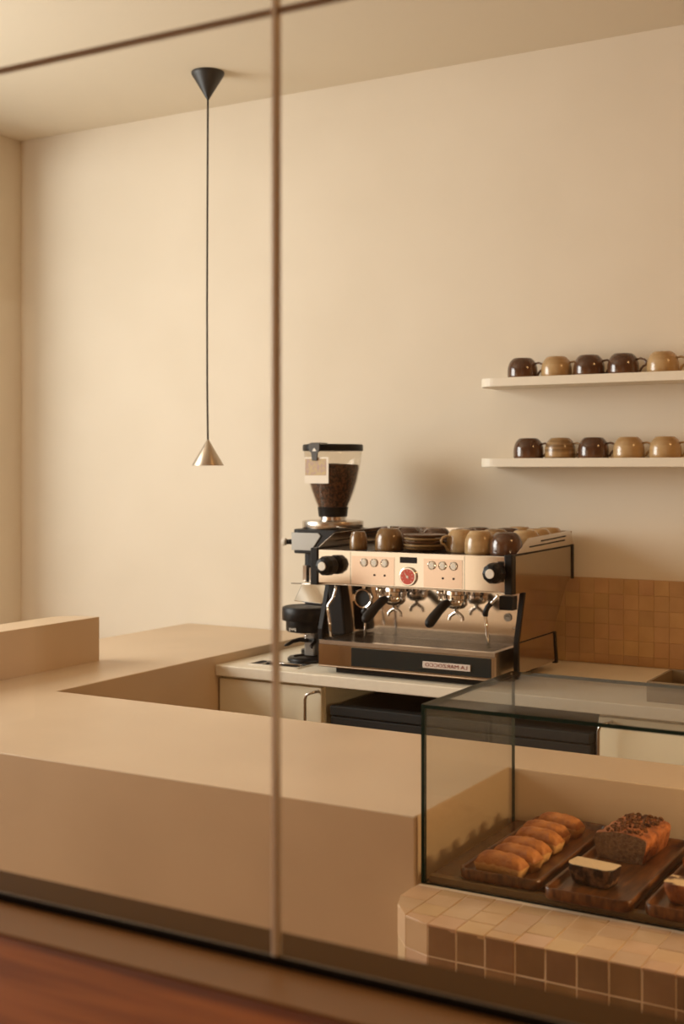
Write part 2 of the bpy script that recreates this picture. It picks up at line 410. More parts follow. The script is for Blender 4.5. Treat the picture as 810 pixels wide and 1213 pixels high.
# ================================================================== CUPS
def cup_mesh(r, h, foot, seed, glaze, handle_z=(.72, .10), reach=.030):
    """inverted cup standing on its rim"""
    t = bpy.data.objects.new('coffee_cup', None); COL.objects.link(t); t.empty_display_size = .03; t['org_tmp'] = (0, 0, 0)
    m = M()
    prof = [(r-.004, .001), (r-.001, 0), (r, .002), (r*1.005, h*.15), (r*1.005, h*.35), (r*.985, h*.52), (r*.93, h*.68), (r*.84, h*.82), (r*.74, h*.91), (foot+.002, h*.962), (foot, h*.985), (foot-.002, h), (foot-.006, h), (foot-.008, h*.975), (.0012, h*.97)]
    m.lathe(prof, seg=40)
    body = m.build('cup_body', glaze, t)
    m = M(); z1, z0 = h*handle_z[0], h*handle_z[1]
    rr = r*.93
    m.tube([(rr, 0, z1-.001), (r+.010, 0, z1+.001), (r+reach*.8, 0, z1-.004), (r+reach, 0, z1-.012), (r+reach*.93, 0, z1-.022), (r+reach*.62, 0, (z1+z0)/2-.004), (r+reach*.38, 0, z0+.010), (r+.007, 0, z0+.001), (r-.003, 0, z0)], .0036, 10, flat=1.6)
    m.build('handle', glaze, t)
    return t
def place(proto, used, loc, rz, label, group, first, cat='cup'):
    o = proto if not used else copy_tree(proto)
    o.location = (loc[0], loc[1], loc[2]+EYE); o.rotation_euler = (0, 0, rz)
    tag(o, label, cat, group); return o
GL = {'brown': BROWN, 'tan': TAN, 'streak': STREAK, 'olive': OLIVE}
protos = {k: [cup_mesh(.0515, .069, .032, 0, g), False] for k, g in GL.items() if k != 'olive'}
def cup(kind, loc, rz, label, group):
    p = protos[kind]; o = place(p[0], p[1], loc, rz, label, group, not p[1]); p[1] = True; return o
sy = 4.055
for xx, kind, rz, lab in (
    (-1.622, 'brown', -.10, 'dark brown glazed cup upside down, leftmost on the upper shelf'),
    (-1.499, 'tan', .08, 'tan glazed cup upside down between two dark cups on the upper shelf'),
    (-1.384, 'brown', .05, 'dark brown glazed cup, just right of the tan cup on the upper shelf'),
    (-1.267, 'brown', -.12, 'dark brown glazed cup, fourth from the left on the upper shelf beside a tan one'),
    (-1.135, 'tan', -.1, 'tan glazed cup upside down, rightmost on the upper shelf')):
    cup(kind, (xx, sy, .311), rz, lab, 'upside down cups on the upper shelf')
for xx, kind, rz, lab in (
    (-1.600, 'brown', -.05, 'dark brown glazed cup upside down, leftmost on the lower shelf'),
    (-1.486, 'streak', -.1, 'brown-streaked tan cup, second from left on the lower shelf'),
    (-1.369, 'brown', -.08, 'dark brown glazed cup beside the streaked cup, middle of the lower shelf'),
    (-1.248, 'tan', -.05, 'plain tan cup just right of the middle dark cup on the lower shelf'),
    (-1.127, 'tan', .03, 'plain tan cup, rightmost on the lower shelf')):
    cup(kind, (xx, sy, .035), rz, lab, 'upside down cups on the lower shelf')

# ================================================================== PENDANT LAMP
px, py = -2.75, 3.77
t = thing('pendant_lamp', (px, py, .010), 'slim pendant lamp with black ceiling cone, long dark cord and small sand-coloured conical shade', 'lamp')
m = M(); m.lathe([(.061, CZ-.0005), (.061, CZ-.006), (.057, CZ-.014), (.006, CZ-.098), (.004, CZ-.102)], (px, py, 0), 48); m.build('ceiling_cone', BLKMET, t)
m = M(); m.tube([(px, py, CZ-.10), (px-.002, py, 1.0), (px-.004, py, .6), (px-.003, py, .3), (px, py, .104)], .0035, 10); m.build('cord', CORD, t)
m = M(); m.lathe([(.0025, .108), (.005, .104), (.0585, .013), (.0580, .011), (.0560, .012), (.004, .098)], (px, py, 0), 64, caps=False)
m.build('lamp_shade', ALU, t)
m = M(); m.lathe([(.008, .085), (.012, .075), (.012, .055), (.018, .045), (.020, .032), (.014, .02), (.004, .016)], (px, py, 0), 24); m.build('bulb', WHITE, t)

# ================================================================== ESPRESSO MACHINE
LX, RX = -2.166, -1.456
em = thing('espresso_machine', (-1.81, 3.8, HM), 'polished steel two-group espresso machine with red dial, standing on the pale worktop', 'espresso machine')
side = [(3.572, -.266), (4.088, -.262), (4.088, -.372), (4.045, -.380), (3.905, -.535), (3.915, -.541), (3.935, -.634), (3.604, -.634), (3.604, -.536), (3.655, -.385), (3.572, -.385)]
for x0, x1 in ((LX, LX+.008), (RX-.008, RX)):
    m = M(); m.prism(side, x0, x1, 'x'); m.build('side_panel', STEELS, em, bevel=.001)
for sx, (x0, x1) in ((-1, (LX-.003, LX+.012)), (1, (RX-.012, RX+.003))):
    m = M(); m.prism([(3.646, -.386), (3.660, -.386), (3.609, -.536), (3.610, -.648), (3.596, -.648), (3.596, -.536)], x0, x1, 'x'); m.build('front_leg_trim', BLACK, em)
    m = M(); m.box(x0, x1, 4.084, 4.100, -.375, -.258); m.build('rear_trim', BLACK, em)
    m = M(); m.prism([(3.912, -.536), (3.928, -.536), (3.948, -.642), (3.930, -.642)], x0, x1, 'x'); m.build('rear_leg_trim', BLACK, em)
    m = M(); m.prism([(3.61, -.5355), (3.91, -.5355), (3.91, -.5385), (3.61, -.5385)], x0+.001, x1-.001, 'x'); m.build('side_seam', SLOT, em)
    m = M(); m.prism([(3.575, -.264), (4.09, -.259), (4.09, -.264), (3.575, -.2685)], x0+.001, x1-.001, 'x'); m.build('top_seam', SLOT, em)
m = M(); m.prism([(3.612, -.536), (3.662, -.386), (3.73, -.386), (3.715, -.556), (3.612, -.556)], LX+.0125, LX+.0165, 'x'); m.build('inner_side_plate', BLACK, em)
m = M(); m.prism([(3.615, -.536), (3.664, -.386), (3.72, -.386), (3.705, -.556), (3.615, -.556)], RX-.0155, RX-.0125, 'x'); m.build('inner_side_plate', BRUSH, em)
# front panel and caps
m = M(); m.box(LX+.026, RX-.022, 3.550, 3.572, -.378, -.268); m.build('front_panel', STEEL, em, bevel=.002)
for x0, x1 in ((LX-.002, LX+.0255), (RX-.0215, RX+.004)):
    B(x0, x1, 3.545, 3.578, -.384, -.262).build('end_cap', BLACK, em, bevel=.003)
m = M(); m.box(LX+.0085, RX-.0085, 3.5725, 4.080, -.384, -.276); m.build('boiler_housing', BRUSH, em)
m = M(); m.box(LX+.0085, RX-.0085, 3.705, 3.712, -.555, -.3845); m.build('backsplash', STEEL, em)
m = M(); m.box(LX+.02, RX-.02, 3.7125, 3.90, -.632, -.3845); m.build('rear_housing', BRUSH, em)
# cup tray and rails
m = M(); m.box(LX+.01, RX-.01, 3.574, 4.078, -.2755, -.2685); m.build('cup_tray', BLACK, em)
rail = [(3.594, -.263), (3.697, -.219), (4.078, -.211), (4.112, -.262)]
for x0, x1 in ((LX-.001, LX+.003), (RX-.005, RX-.001)):
    m = M(); m.prism(rail, x0, x1, 'x'); r_ = m.build('cup_rail', STEEL, em, bevel=.001)
    for (a, b, za, zb) in ((3.70, 4.02, -.2465, -.2405), (3.80, 4.03, -.2325, -.2275)):
        m = M(); m.prism([(a, za-.0022), (b, zb-.0022), (b, zb+.0022), (a, za+.0022)], x0-.0006, x1+.0006, 'x'); m.build('slot_shade', SLOT, r_)  # dark strips on the rail stand in for the shade of open slots
m = M(); m.box(LX+.004, RX-.006, 4.100, 4.104, -.262, -.213); m.build('rear_rail', STEEL, em)
# tray
m = M(); m.box(-2.105, -1.491, 3.513, 3.704, -.640, -.566)
m.box(-2.107, -1.489, 3.500, 3.522, -.570, -.557); m.box(-2.107, -2.090, 3.522, 3.704, -.566, -.557); m.box(-1.506, -1.489, 3.522, 3.704, -.566, -.557); m.box(-2.09, -1.506, 3.690, 3.704, -.566, -.557)
dt = m.build('drip_tray', BRUSH, em)
m = M()
for i in range(58):
    x = -2.086+i*.01003; m.box(x, x+.0022, 3.523, 3.690, -.5605, -.5585)
for i in range(15):
    y = 3.530+i*.011; m.box(-2.089, -1.507, y, y+.0020, -.5625, -.5605)
m.build('tray_grate', BRUSH, dt)
B(-2.0895, -1.5065, 3.5225, 3.6895, -.5659, -.5650).build('tray_well', SLOT, dt)
m = M(); m.box(-2.107, -1.489, 3.4985, 3.5128, -.640, -.5705); m.build('front_fascia', STEEL, dt)
m = M(); m.box(-1.985, -1.500, 3.4965, 3.4984, -.634, -.574); m.build('dark_reflection', DARKREFL, dt, bevel=.0008)  # dark sheet standing for the dark reflection in the polished fascia
m = M(); m.box(-2.107, -1.489, 3.494, 3.4984, -.6425, -.6400); m.build('bottom_lip', CHROME, dt)
bd = B(-1.728, -1.567, 3.4925, 3.4964, -.618, -.598).build('badge', BADGE, dt, bevel=.0008)
def text_part(s, size, name, parent, loc, mat_, mirror=True, squash=1.0, ext=.0006, offset=0.0):
    c = bpy.data.curves.new(name, 'FONT'); c.body = s; c.size = size; c.align_x = 'CENTER'; c.align_y = 'CENTER'; c.extrude = ext; c.resolution_u = 2; c.offset = offset
    o = bpy.data.objects.new(name+'_tmp', c); COL.objects.link(o)
    dg = bpy.context.evaluated_depsgraph_get(); me = bpy.data.meshes.new_from_object(o.evaluated_get(dg))
    bpy.data.objects.remove(o); bpy.data.curves.remove(c)
    r = parent
    while r.parent: r = r.parent
    T = Matrix.Translation(Vector(loc)-Vector(r['org_tmp'])) @ Matrix.Rotation(PI/2, 4, 'X') @ Matrix.Diagonal((-squash if mirror else squash, 1, 1, 1))
    me.transform(T)
    if mirror: me.flip_normals()
    me.materials.clear(); me.materials.append(mat_)
    ob = bpy.data.objects.new(name, me); COL.objects.link(ob); ob.parent = parent
    return ob
text_part('LA MARZOCCO', .0165, 'badge_lettering', bd, (-1.6475, 3.4922, -.608), BADGERED, squash=1.22, offset=-.0001)
m = M(); m.box(-2.06, -1.52, 3.53, 3.93, HM+.001, -.6405); m.build('base_plinth', BLACK, em)
# gauge, display, buttons
m = M(); m.cyl((-1.805, 0, -.343), .030, 3.541, 3.5499, 'y', 40, .002); g = m.build('pressure_gauge', CHROME, em)
m = M(); m.cyl((-1.805, 0, -.343), .0245, 3.5395, 3.5409, 'y', 40); m.build('dial_face', RED, g)
m = M()
for k in range(9):
    a = math.radians(225-k*33.75); m.tube([(-1.805+.017*math.cos(a), 3.539, -.343+.017*math.sin(a)), (-1.805+.0215*math.cos(a), 3.539, -.343+.0215*math.sin(a))], .0007, 6)
m.tube([(-1.805+.004, 3.5385, -.343-.006), (-1.805-.010, 3.5385, -.343+.012)], .001, 6); m.cyl((-1.805, 0, -.343), .004, 3.5375, 3.5393, 'y', 16)
m.build('dial_marks', WHITE, g)
B(-1.836, -1.776, 3.5475, 3.5499, -.3005, -.2815).build('display', SLOT, em, bevel=.001)
for bx in (-1.966, -1.929, -1.891, -1.723, -1.686, -1.648):
    m = M(); m.lathe([(.0138, 3.5486), (.0138, 3.5465), (.012, 3.545), (.0105, 3.546), (.0098, 3.547), (.0005, 3.547)], (bx, 0, -.304), 28, 'y'); b_ = m.build('brew_button', CHROME, em)
    m = M(); m.cyl((bx, 0, -.304), .0085, 3.5452, 3.5469, 'y', 20, .0005)
    m.build('button_cap', WHITE, b_)
for bx in (-1.928, -1.891, -1.685, -1.648):
    m = M(); m.cyl((bx, 0, -.3435), .0034, 3.5470, 3.5486, 'y', 14); m.build('indicator', SLOT, em)
for sx in (-2.018, -1.612):
    B(sx, sx+.0008, 3.5494, 3.5499, -.377, -.270).build('panel_seam', SLOT, em)
for x0, x1 in ((-2.012, -1.856), (-1.752, -1.618)):
    B(x0, x1, 3.5488, 3.5499, -.374, -.284).build('button_plate', PINKST, em)
# steam knobs
for kx, kz in ((-2.086, -.317), (-1.498, -.317)):
    m = M(); pts = [(.033 if i % 2 == 0 else .0295, 2*PI*i/16) for i in range(16)]
    m.lathe([(.018, 3.5499), (.018, 3.540), (.031, 3.536), (.033, 3.530), (.032, 3.500), (.027, 3.487), (.016, 3.484)], (kx, 0, kz), 10, 'y', smooth=False)
    k_ = m.build('steam_knob', BLACK, em, bevel=.002)
    m = M(); m.cyl((kx, 0, kz), .0145, 3.480, 3.4839, 'y', 24, .001); m.build('knob_cap', WHITE, k_)
# groups and portafilters
for i, gx in enumerate((-1.894, -1.674)):
    m = M(); m.lathe([(.026, -.3845), (.036, -.388), (.037, -.398), (.040, -.400), (.040, -.412), (.036, -.414)], (gx, 3.625, 0), 36)
    m.cyl((gx-.045, 3.600, 0), .012, -.405, -.3845, 'z', 20, .002)
    m.cyl((gx-.045, 3.600, 0), .008, -.417, -.405, 'z', 16)
    m.build('group_head', CHROME, em)
    m = M(); m.lathe([(.035, -.4145), (.036, -.418), (.035, -.432), (.026, -.442), (.012, -.446)], (gx, 3.625, 0), 36)
    m.tube([(gx, 3.598, -.424), (gx, 3.570, -.421), (gx, 3.558, -.420)], .008, 12)
    for s in (-1, 1):      # twin spout
        m.tube([(gx, 3.625, -.444), (gx, 3.625, -.456), (gx+s*.010, 3.625, -.461), (gx+s*.021, 3.624, -.469), (gx+s*.024, 3.623, -.482)], [.007, .007, .006, .0055, .005], 10)
    p = m.build('portafilter', CHROME, em)
    m = M(); m.tube([(gx, 3.566, -.420), (gx, 3.556, -.421), (gx-.001, 3.535, -.426), (gx-.002, 3.50, -.440), (gx-.003, 3.46, -.459), (gx-.003, 3.437, -.471), (gx-.003, 3.428, -.475), (gx-.003, 3.424, -.477)], [.009, .0125, .0145, .0145, .0165, .0155, .011, .004], 16)
    m.build('handle', BLACKS, p)
# filter ring hanging face-on, wand below
fx, fz, fy = -1.990, -.425, 3.585
m = M(); m.lathe([(.026, fy+.018), (.031, fy+.016), (.0335, fy), (.031, fy-.005), (.027, fy-.004), (.0265, fy+.012)], (fx, 0, fz), 40, 'y', caps=False)
m.box(fx-.041, fx-.031, fy, fy+.014, fz-.010, fz+.012); m.box(fx-.006, fx+.006, fy+.004, fy+.016, fz+.030, -.3845)
fr = m.build('filter_ring', CHROME, em)
m = M(); m.cyl((fx, 0, fz), .027, fy+.004, fy+.012, 'y', 32); m.build('filter_mesh', FRIDGE, fr)
m = M(); m.lathe([(.004, fy-.002), (.010, fy), (.010, fy+.014), (.004, fy+.016)], (fx+.002, 0, fz-.044), 16, 'y'); m.tube([(fx+.002, fy+.006, fz-.034), (fx+.002, fy+.006, fz-.028)], .006, 10); m.build('ring_knob', BLACK, fr)
m = M(); m.tube([(fx, fy+.030, -.3845), (fx, fy+.030, -.46), (fx, fy+.022, -.470), (fx+.001, fy+.012, -.50), (fx+.001, fy+.010, -.5555)], .0042, 10); m.build('hot_water_spout', CHROME, em)
# steam wands
m = M(); m.tube([(-1.500, 3.545, -.3845), (-1.500, 3.545, -.392), (-1.512, 3.542, -.405), (-1.530, 3.540, -.424), (-1.537, 3.539, -.446), (-1.533, 3.539, -.48), (-1.526, 3.538, -.549)], .0048, 10)
sw = m.build('steam_wand', CHROME, em)
m = M(); m.tube([(-1.519, 3.5412, -.412), (-1.530, 3.540, -.424), (-1.5355, 3.539, -.436), (-1.537, 3.539, -.452)], .0085, 12); m.build('rubber_grip', BLACKS, sw)
m = M(); m.tube([(-2.070, 3.545, -.3845), (-2.068, 3.540, -.398), (-2.072, 3.530, -.425), (-2.086, 3.525, -.445), (-2.088, 3.524, -.46), (-2.080, 3.522, -.50), (-2.073, 3.520, -.548)], .0052, 10)
m.build('steam_wand', CHROME, em)
m = M(); m.prism([(-2.135, -.3845), (-2.085, -.3845), (-2.078, -.43), (-2.066, -.552), (-2.120, -.555)], 3.60, 3.655, 'y'); m.build('splash_guard', BLACK, em, bevel=.006)
m = M(); m.box(-1.553, -1.508, 3.685, 3.7045, -.448, -.404); m.build('valve_plate', BLACK, em)
m = M(); m.cyl((-1.531, 0, -.472), .013, 3.7005, 3.7045, 'y', 28); b_ = m.build('round_emblem', GREY, em)
m = M(); m.lathe([(.0115, 3.6995), (.0115, 3.7004), (.0100, 3.7004), (.0100, 3.6995)], (-1.531, 0, -.472), 28, 'y', caps=False); m.box(-1.538, -1.524, 3.6995, 3.7004, -.474, -.472); m.box(-1.536, -1.526, 3.6995, 3.7004, -.478, -.476); m.build('emblem_ring', WHITE, b_)
for qx, qz in ((-1.512, -.505), (-2.03, -.512), (-2.055, -.425)):
    m = M(); m.lathe([(.0035, 3.7045), (.0035, 3.702), (.002, 3.701)], (qx, 0, qz), 12, 'y'); m.build('screw', CHROME, em)

# cups and saucers on the machine
CZM = -.2685
g = 'cups warming on top of the espresso machine'
m = None
small = cup_mesh(.030, .060, .020, 0, OLIVE, reach=.018)
place(small, False, (-2.035, 3.635, CZM), PI*.55, 'small olive-brown espresso cup, front left on top of the machine', g, True)
mug = cup_mesh(.0475, .072, .030, 0, OLIVE); use_mug = [False]
place(mug, False, (-1.925, 3.645, CZM), PI*.5, 'wide olive-brown glossy cup between espresso cup and saucer stack', g, True)
cup('brown', (-1.935, 3.800, CZM), 2.36, 'dark brown cup behind the wide olive cup on the machine', g)
tmug = cup_mesh(.0475, .072, .030, 0, TAN)
place(tmug, False, (-1.600, 3.640, CZM), .8, 'large tan dome-shaped cup at the front right of the machine top', g, True)
o = copy_tree(tmug); place(o, False, (-1.688, 3.690, CZM), math.radians(240), 'tan cup with its handle facing forward, right of the saucer stack', g, True)
cup('brown', (-1.511, 3.640, CZM), 2.36, 'dark brown cup next to the right rail of the machine top', g)
cup('brown', (-1.828, 3.800, CZM), 2.36, 'dark brown cup half hidden behind the saucer stack', g)
for xx, yy, kd, lab in ((-1.721, 3.800, 'brown', 'dark cup peeking out behind the tan cup with forward handle'),
    (-1.616, 3.800, 'streak', 'streaked cup directly behind the large tan dome cup'),
    (-1.511, 3.800, 'tan', 'tan cup behind the dark cup by the right rail'),
    (-1.722, 3.907, 'brown', 'reddish brown cup in the back row above the large tan cup'),
    (-1.617, 3.907, 'brown', 'reddish brown cup in the back row, left of the tan ones'),
    (-1.511, 3.907, 'tan', 'tan cup in the third row by the right rail'),
    (-1.617, 4.014, 'tan', 'tan cup in the rearmost row, left of the corner pair'),
    (-1.511, 4.014, 'tan', 'tan cup in the rear right corner of the machine top')):
    cup(kd, (xx, yy, CZM), 2.36, lab, g)
sau = None
for i, (mt, lab) in enumerate(((OLIVE, 'olive saucer, lowest of the saucer stack on the machine'), (TAN, 'tan saucer, second from the bottom of the saucer stack'),
    (BROWN, 'dark brown saucer in the middle of the saucer stack'), (TAN, 'tan saucer, second from the top of the saucer stack'), (BROWN, 'dark brown saucer, topmost of the saucer stack'))):
    z0 = CZM+i*.0105
    m = M(); m.lathe([(.034, 0), (.036, .002), (.055, .004), (.068, .009), (.0705, .0125), (.069, .0135), (.060, .0095), (.036, .0062), (.0008, .0058)], (0, 0, 0), 44)
    o = m.build('saucer', mt, org=(0, 0, 0), loc=(-1.800+(i % 2)*.002, 3.655, z0)); tag(o, lab, 'saucer', 'saucers stacked on the espresso machine')

# ================================================================== COFFEE GRINDER
gx, gy = -2.272, 3.87
cg = thing('coffee_grinder', (gx, gy, HM), 'black coffee grinder with clear hopper full of beans, left of the espresso machine', 'grinder')
hop = [(.0545, -.137), (.064, -.115), (.077, -.080), (.0875, -.045), (.0955, -.005), (.1010, .03), (.1040, .062)]
m = M(); m.lathe(hop, (gx, gy, 0), 48, caps=False); m.build('hopper', HOPG, cg)
m = M(); prof = [(r-.004, z) for r, z in hop[:-2]]+[(.0925, .010), (.088, .014), (.05, .016), (.001, .019)]
m.lathe(prof, (gx, gy, 0), 48); be = m.build('bean_fill', BEANS, cg); be['kind'] = 'stuff'
m = M(); m.lathe([(.1035, .0625), (.1075, .063), (.1085, .066), (.1085, .082), (.106, .086), (.02, .088)], (gx, gy, 0), 48); m.build('hopper_lid', BLACK, cg)
m = M(); m.lathe([(.050, -.172), (.0515, -.170), (.055, -.139), (.0555, -.1375)], (gx, gy, 0), 40); m.build('hopper_collar', BLACK, cg)
m = M(); m.cyl((gx, gy, 0), .048, -.1845, -.1725, 'z', 40); m.build('collar_neck', STEEL, cg)
m = M(); m.lathe([(.104, -.186), (.109, -.1875), (.110, -.190), (.110, -.211), (.108, -.214)], (gx, gy, 0), 48); m.build('adjustment_ring', BRUSH, cg)
m = M(); m.prism(rrect(gx-.105, gx+.10, gy-.115, gy+.115, .03), -.300, -.2145); m.build('head', BLACK, cg, bevel=.004)
m = M(); m.prism([(-2.371, -.226), (-2.262, -.226), (-2.252, -.236), (-2.290, -.288), (-2.371, -.288)], gy-.1205, gy-.1155, 'y'); m.build('side_plate', GREY, cg, bevel=.001)
m = M(); m.tube([(gx-.09, gy-.06, -.262), (gx-.125, gy-.08, -.262), (gx-.140, gy-.088, -.262)], .009, 12); lv = m.build('lever', BLACK, cg)
m = M(); m.lathe([(.004, 0), (.012, .003), (.0145, .010), (.012, .018), (.004, .021)], (0, 0, 0), 20, 'x'); m.move(Matrix.Translation((gx-.158, gy-.092, -.262))); m.build('lever_knob', WHITE, lv)
m = M(); m.prism(rrect(gx-.090, gx+.09, gy-.060, gy+.10, .02), HM+.02, -.3005); m.build('body', BLACK, cg, bevel=.003)
m = M(); m.prism(rrect(gx-.100, gx+.10, gy-.075, gy+.12, .03), HM, HM+.0195); m.build('base', BLACK, cg)
m = M(); m.prism([(-2.330, -.400), (-2.215, -.400), (-2.222, -.462), (-2.238, -.4715), (-2.350, -.466)], gy-.112, gy-.064, 'y')
for v in m.b.verts:
    if v.co.y < gy-.08: v.co.y += (v.co.z+.400)*.42
m.build('chute', CHROME, cg, bevel=.003)
m = M(); m.tube([(-2.375, gy-.115, -.4065), (-2.215, gy-.115, -.4045)], .002, 8); m.build('fork_rod', BRUSH, cg)
m = M(); m.box(-2.352, -2.338, gy-.075, gy-.0605, -.40, -.345); m.box(-2.325, -2.308, gy-.075, gy-.0605, -.40, -.352); m.build('clamp', STEEL, cg)

# card clipped on the hopper
t = thing('photo_card', (-2.265, 3.742, -.052), 'white-bordered instant photo card clipped to the bean hopper', 'card')
m = M(); m.box(-2.311, -2.214, 3.7405, 3.7415, -.052, .040); m.build('card', PAPER, t)
m = M(); m.box(-2.309, -2.223, 3.7400, 3.7404, -.024, .034); m.build('picture', PHOTO, t)
t2 = thing('clip', (-2.268, 3.742, .03), 'dark grey clip with a small pale triangle holding the card to the hopper rim', 'clip')
m = M(); m.prism([(-2.291, .088), (-2.247, .088), (-2.249, .060), (-2.255, .055), (-2.258, .028), (-2.278, .028), (-2.281, .055), (-2.289, .060)], 3.7345, 3.7395, 'y')
m.box(-2.286, -2.252, 3.7395, 3.80, .0875, .0905); m.build('clip_body', CLIPG, t2, bevel=.001)
m = M(); m.prism([(-2.277, .0605), (-2.259, .0605), (-2.268, .072)], 3.7337, 3.7344, 'y'); m.build('triangle_mark', WHITE, t2)

# ================================================================== AUTOMATIC TAMPER
tx, ty = -2.272, 3.690
tp = thing('automatic_tamper', (tx, ty, HM), 'round-headed black automatic tamper on a short column in front of the grinder', 'tamper')
m = M(); m.lathe([(.078, -.478), (.084, -.478), (.0855, -.480), (.0855, -.520), (.084, -.522), (.0715, -.523), (.0710, -.556), (.066, -.5615), (.05, -.5625)], (tx, ty, 0), 48); hd = m.build('head', BLACK, tp)
m = M(); m.lathe([(.078, -.4779), (.077, -.4755), (.01, -.4745)], (tx, ty, 0), 48); m.build('head_lid', BLACKS, hd)
text_part('puq', .017, 'head_lettering', hd, (tx-.012, ty-.0716, -.547), WHITE, squash=1.1)
m = M(); m.cyl((tx, ty, 0), .036, -.569, -.5626, 'z', 32, .001); m.build('tamp_plate', STEEL, tp)
m = M(); m.prism(rrect(tx-.017, tx+.025, ty+.01, ty+.05, .006), -.648, -.5627); cl = m.build('column', GREY, tp, bevel=.002)
for z in (-.580, -.590):
    m = M(); m.lathe([(.003, ty+.0098), (.003, ty+.008), (.001, ty+.0075)], (tx-.008, 0, z), 12, 'y'); m.build('screw', STEEL, cl)
for s in (-1, 1):
    m = M(); m.tube([(tx+.004, ty+.015, -.596), (tx+s*.030, ty+.005, -.594), (tx+s*.043, ty-.02, -.598), (tx+s*.046, ty-.045, -.605), (tx+s*.056, ty-.055, -.610)], [.008, .008, .007, .006, .003], 10); m.build('fork_arm', BLACK, tp)
m = M(); m.lathe([(.066, HM), (.070, HM+.002), (.071, HM+.010), (.066, HM+.016), (.05, HM+.018), (.046, HM+.012), (.002, HM+.012)], (tx+.006, ty, 0), 40); m.build('base', BLACK, tp)

# knock box drawer inset in worktop
kb = thing('knock_box', (-2.31, 3.60, HM), 'steel-rimmed knock box set into the worktop left of the machine', 'knock box')
kx0, kx1, ky0, ky1 = -2.405, -2.205, 3.520, 3.612
m = M(); z0, z1 = HM+.0002, HM+.004
m.box(kx0, kx1, ky0, ky0+.008, z0, z1); m.box(kx0, kx1, ky1-.008, ky1, z0, z1); m.box(kx0, kx0+.008, ky0+.008, ky1-.008, z0, z1); m.box(kx1-.008, kx1, ky0+.008, ky1-.008, z0, z1)
m.build('rim', CHROME, kb)
m = M(); m.box(kx0+.0085, kx1-.0085, ky0+.0085, ky1-.0085, HM+.0002, HM+.0012); m.build('basin', SLOT, kb)
m = M()
for xx in (kx0+.045, ): m.box(xx, xx+.006, ky0+.009, ky1-.009, HM+.0015, HM+.0035)
m.tube([(kx0+.052, (ky0+ky1)/2, HM+.006), (kx1-.01, (ky0+ky1)/2, HM+.006)], .0035, 10); m.build('knock_bar', BRUSH, kb)

# box at the right on the worktop
t = thing('wooden_box', (-.93, 3.58, HM), 'olive brown wooden box on the worktop at the right edge of the view', 'box')
m = M(); x0, x1, y0, y1, z0, z1 = -1.035, -.78, 3.53, 3.78, HM, HM+.058
m.box(x0, x1, y0, y0+.008, z0, z1); m.box(x0, x1, y1-.008, y1, z0, z1); m.box(x0, x0+.008, y0+.008, y1-.008, z0, z1); m.box(x1-.008, x1, y0+.008, y1-.008, z0, z1); m.box(x0+.008, x1-.008, y0+.008, y1-.008, z0, z0+.008)
m.build('box_body', BOXW, t, bevel=.001)

# ================================================================== GLASS DISPLAY CASE
dc = thing('display_case', (-.2, 2.26, LZ), 'frameless clear glass display case with green edges standing on the tiled ledge', 'display case')
GT = .007; cx0, cx1, cy0, cy1, cz1 = -1.018, .8, 2.052, 2.484, -.430
def pane(name, x0, x1, y0, y1, z0, z1, thin, parent, mats=(None, None), org=None):
    m = M(); fs = m.box(x0, x1, y0, y1, z0, z1)
    for f in fs:
        f.normal_update()
        if abs(f.normal[thin]) < .5: f.material_index = 1
    return m.build(name, list(mats), parent, org=org)
pane('front_pane', cx0+GT+.0003, cx1-GT-.0003, cy0, cy0+GT, LZ, cz1-GT-.0003, 1, dc, (CASEG, GEDGE))
pane('side_pane', cx0, cx0+GT, cy0, cy1, LZ, cz1-GT-.0003, 0, dc, (CASEG, GEDGE))
pane('side_pane', cx1-GT, cx1, cy0, cy1, LZ, cz1-GT-.0003, 0, dc, (CASEG, GEDGE))
pane('top_pane', cx0, cx1, cy0, cy1, cz1-GT, cz1, 2, dc, (CASEG, GEDGE))
m = M(); m.box(cx0+GT+.004, cx1-GT-.004, cy0+GT+.020, cy1-.001, LZ+.0005, LZ+.012); bb = m.build('base_board', OILED, dc)
m = M(); m.box(cx0+GT+.004, cx1-GT-.004, cy0+GT+.002, cy0+GT+.0195, LZ+.0005, LZ+.013); m.build('board_lip', LIP, bb, bevel=.001)

# unseen light bar and lamp added right of the view to warm the case
lb = B(.125, .145, 2.08, 2.40, cz1-GT-.085, cz1-GT-.001).build('added_light_bar', WHITE, dc)
area('case_fill', (.12, 2.24, cz1-.05), (-1, .06, -.30), .30, .06, 9, (1.0, .70, .38))
# trays
TZ = LZ+.0125
def make_tray(wd, ln):
    t = bpy.data.objects.new('wooden_tray', None); COL.objects.link(t); t['org_tmp'] = (0, 0, 0); t.empty_display_size = .05
    m = M(); h = .021; r = .018
    rings = []
    for (ins, z) in ((.004, 0), (0, .004), (0, h-.002), (.0015, h), (.0045, h), (.007, h-.003), (.010, .010), (.014, .0085)):
        rings.append([m.b.verts.new((x, y, z)) for x, y in rrect(-wd/2+ins, wd/2-ins, -ln/2+ins, ln/2-ins, max(.004, r-ins), 6)])
    n = len(rings[0])
    for a, b in zip(rings, rings[1:]):
        for i in range(n): m.face([a[i], a[(i+1) % n], b[(i+1) % n], b[i]], 0, True)
    m.face(rings[0][::-1]); m.face(rings[-1])
    m.build('tray_dish', WALNUT, t)
    return t
tray = make_tray(.155, .40)
tray.location = (-.876, 2.270, TZ+EYE); tray.rotation_euler = (0, 0, .0); tag(tray, 'dark walnut tray carrying the row of small golden cakes', 'tray', 'wooden trays in the display case')
tr2 = copy_tree(tray); tr2.location = (-.705, 2.245, TZ+EYE); tag(tr2, 'dark walnut tray carrying the nut loaf and its cut slice', 'tray')
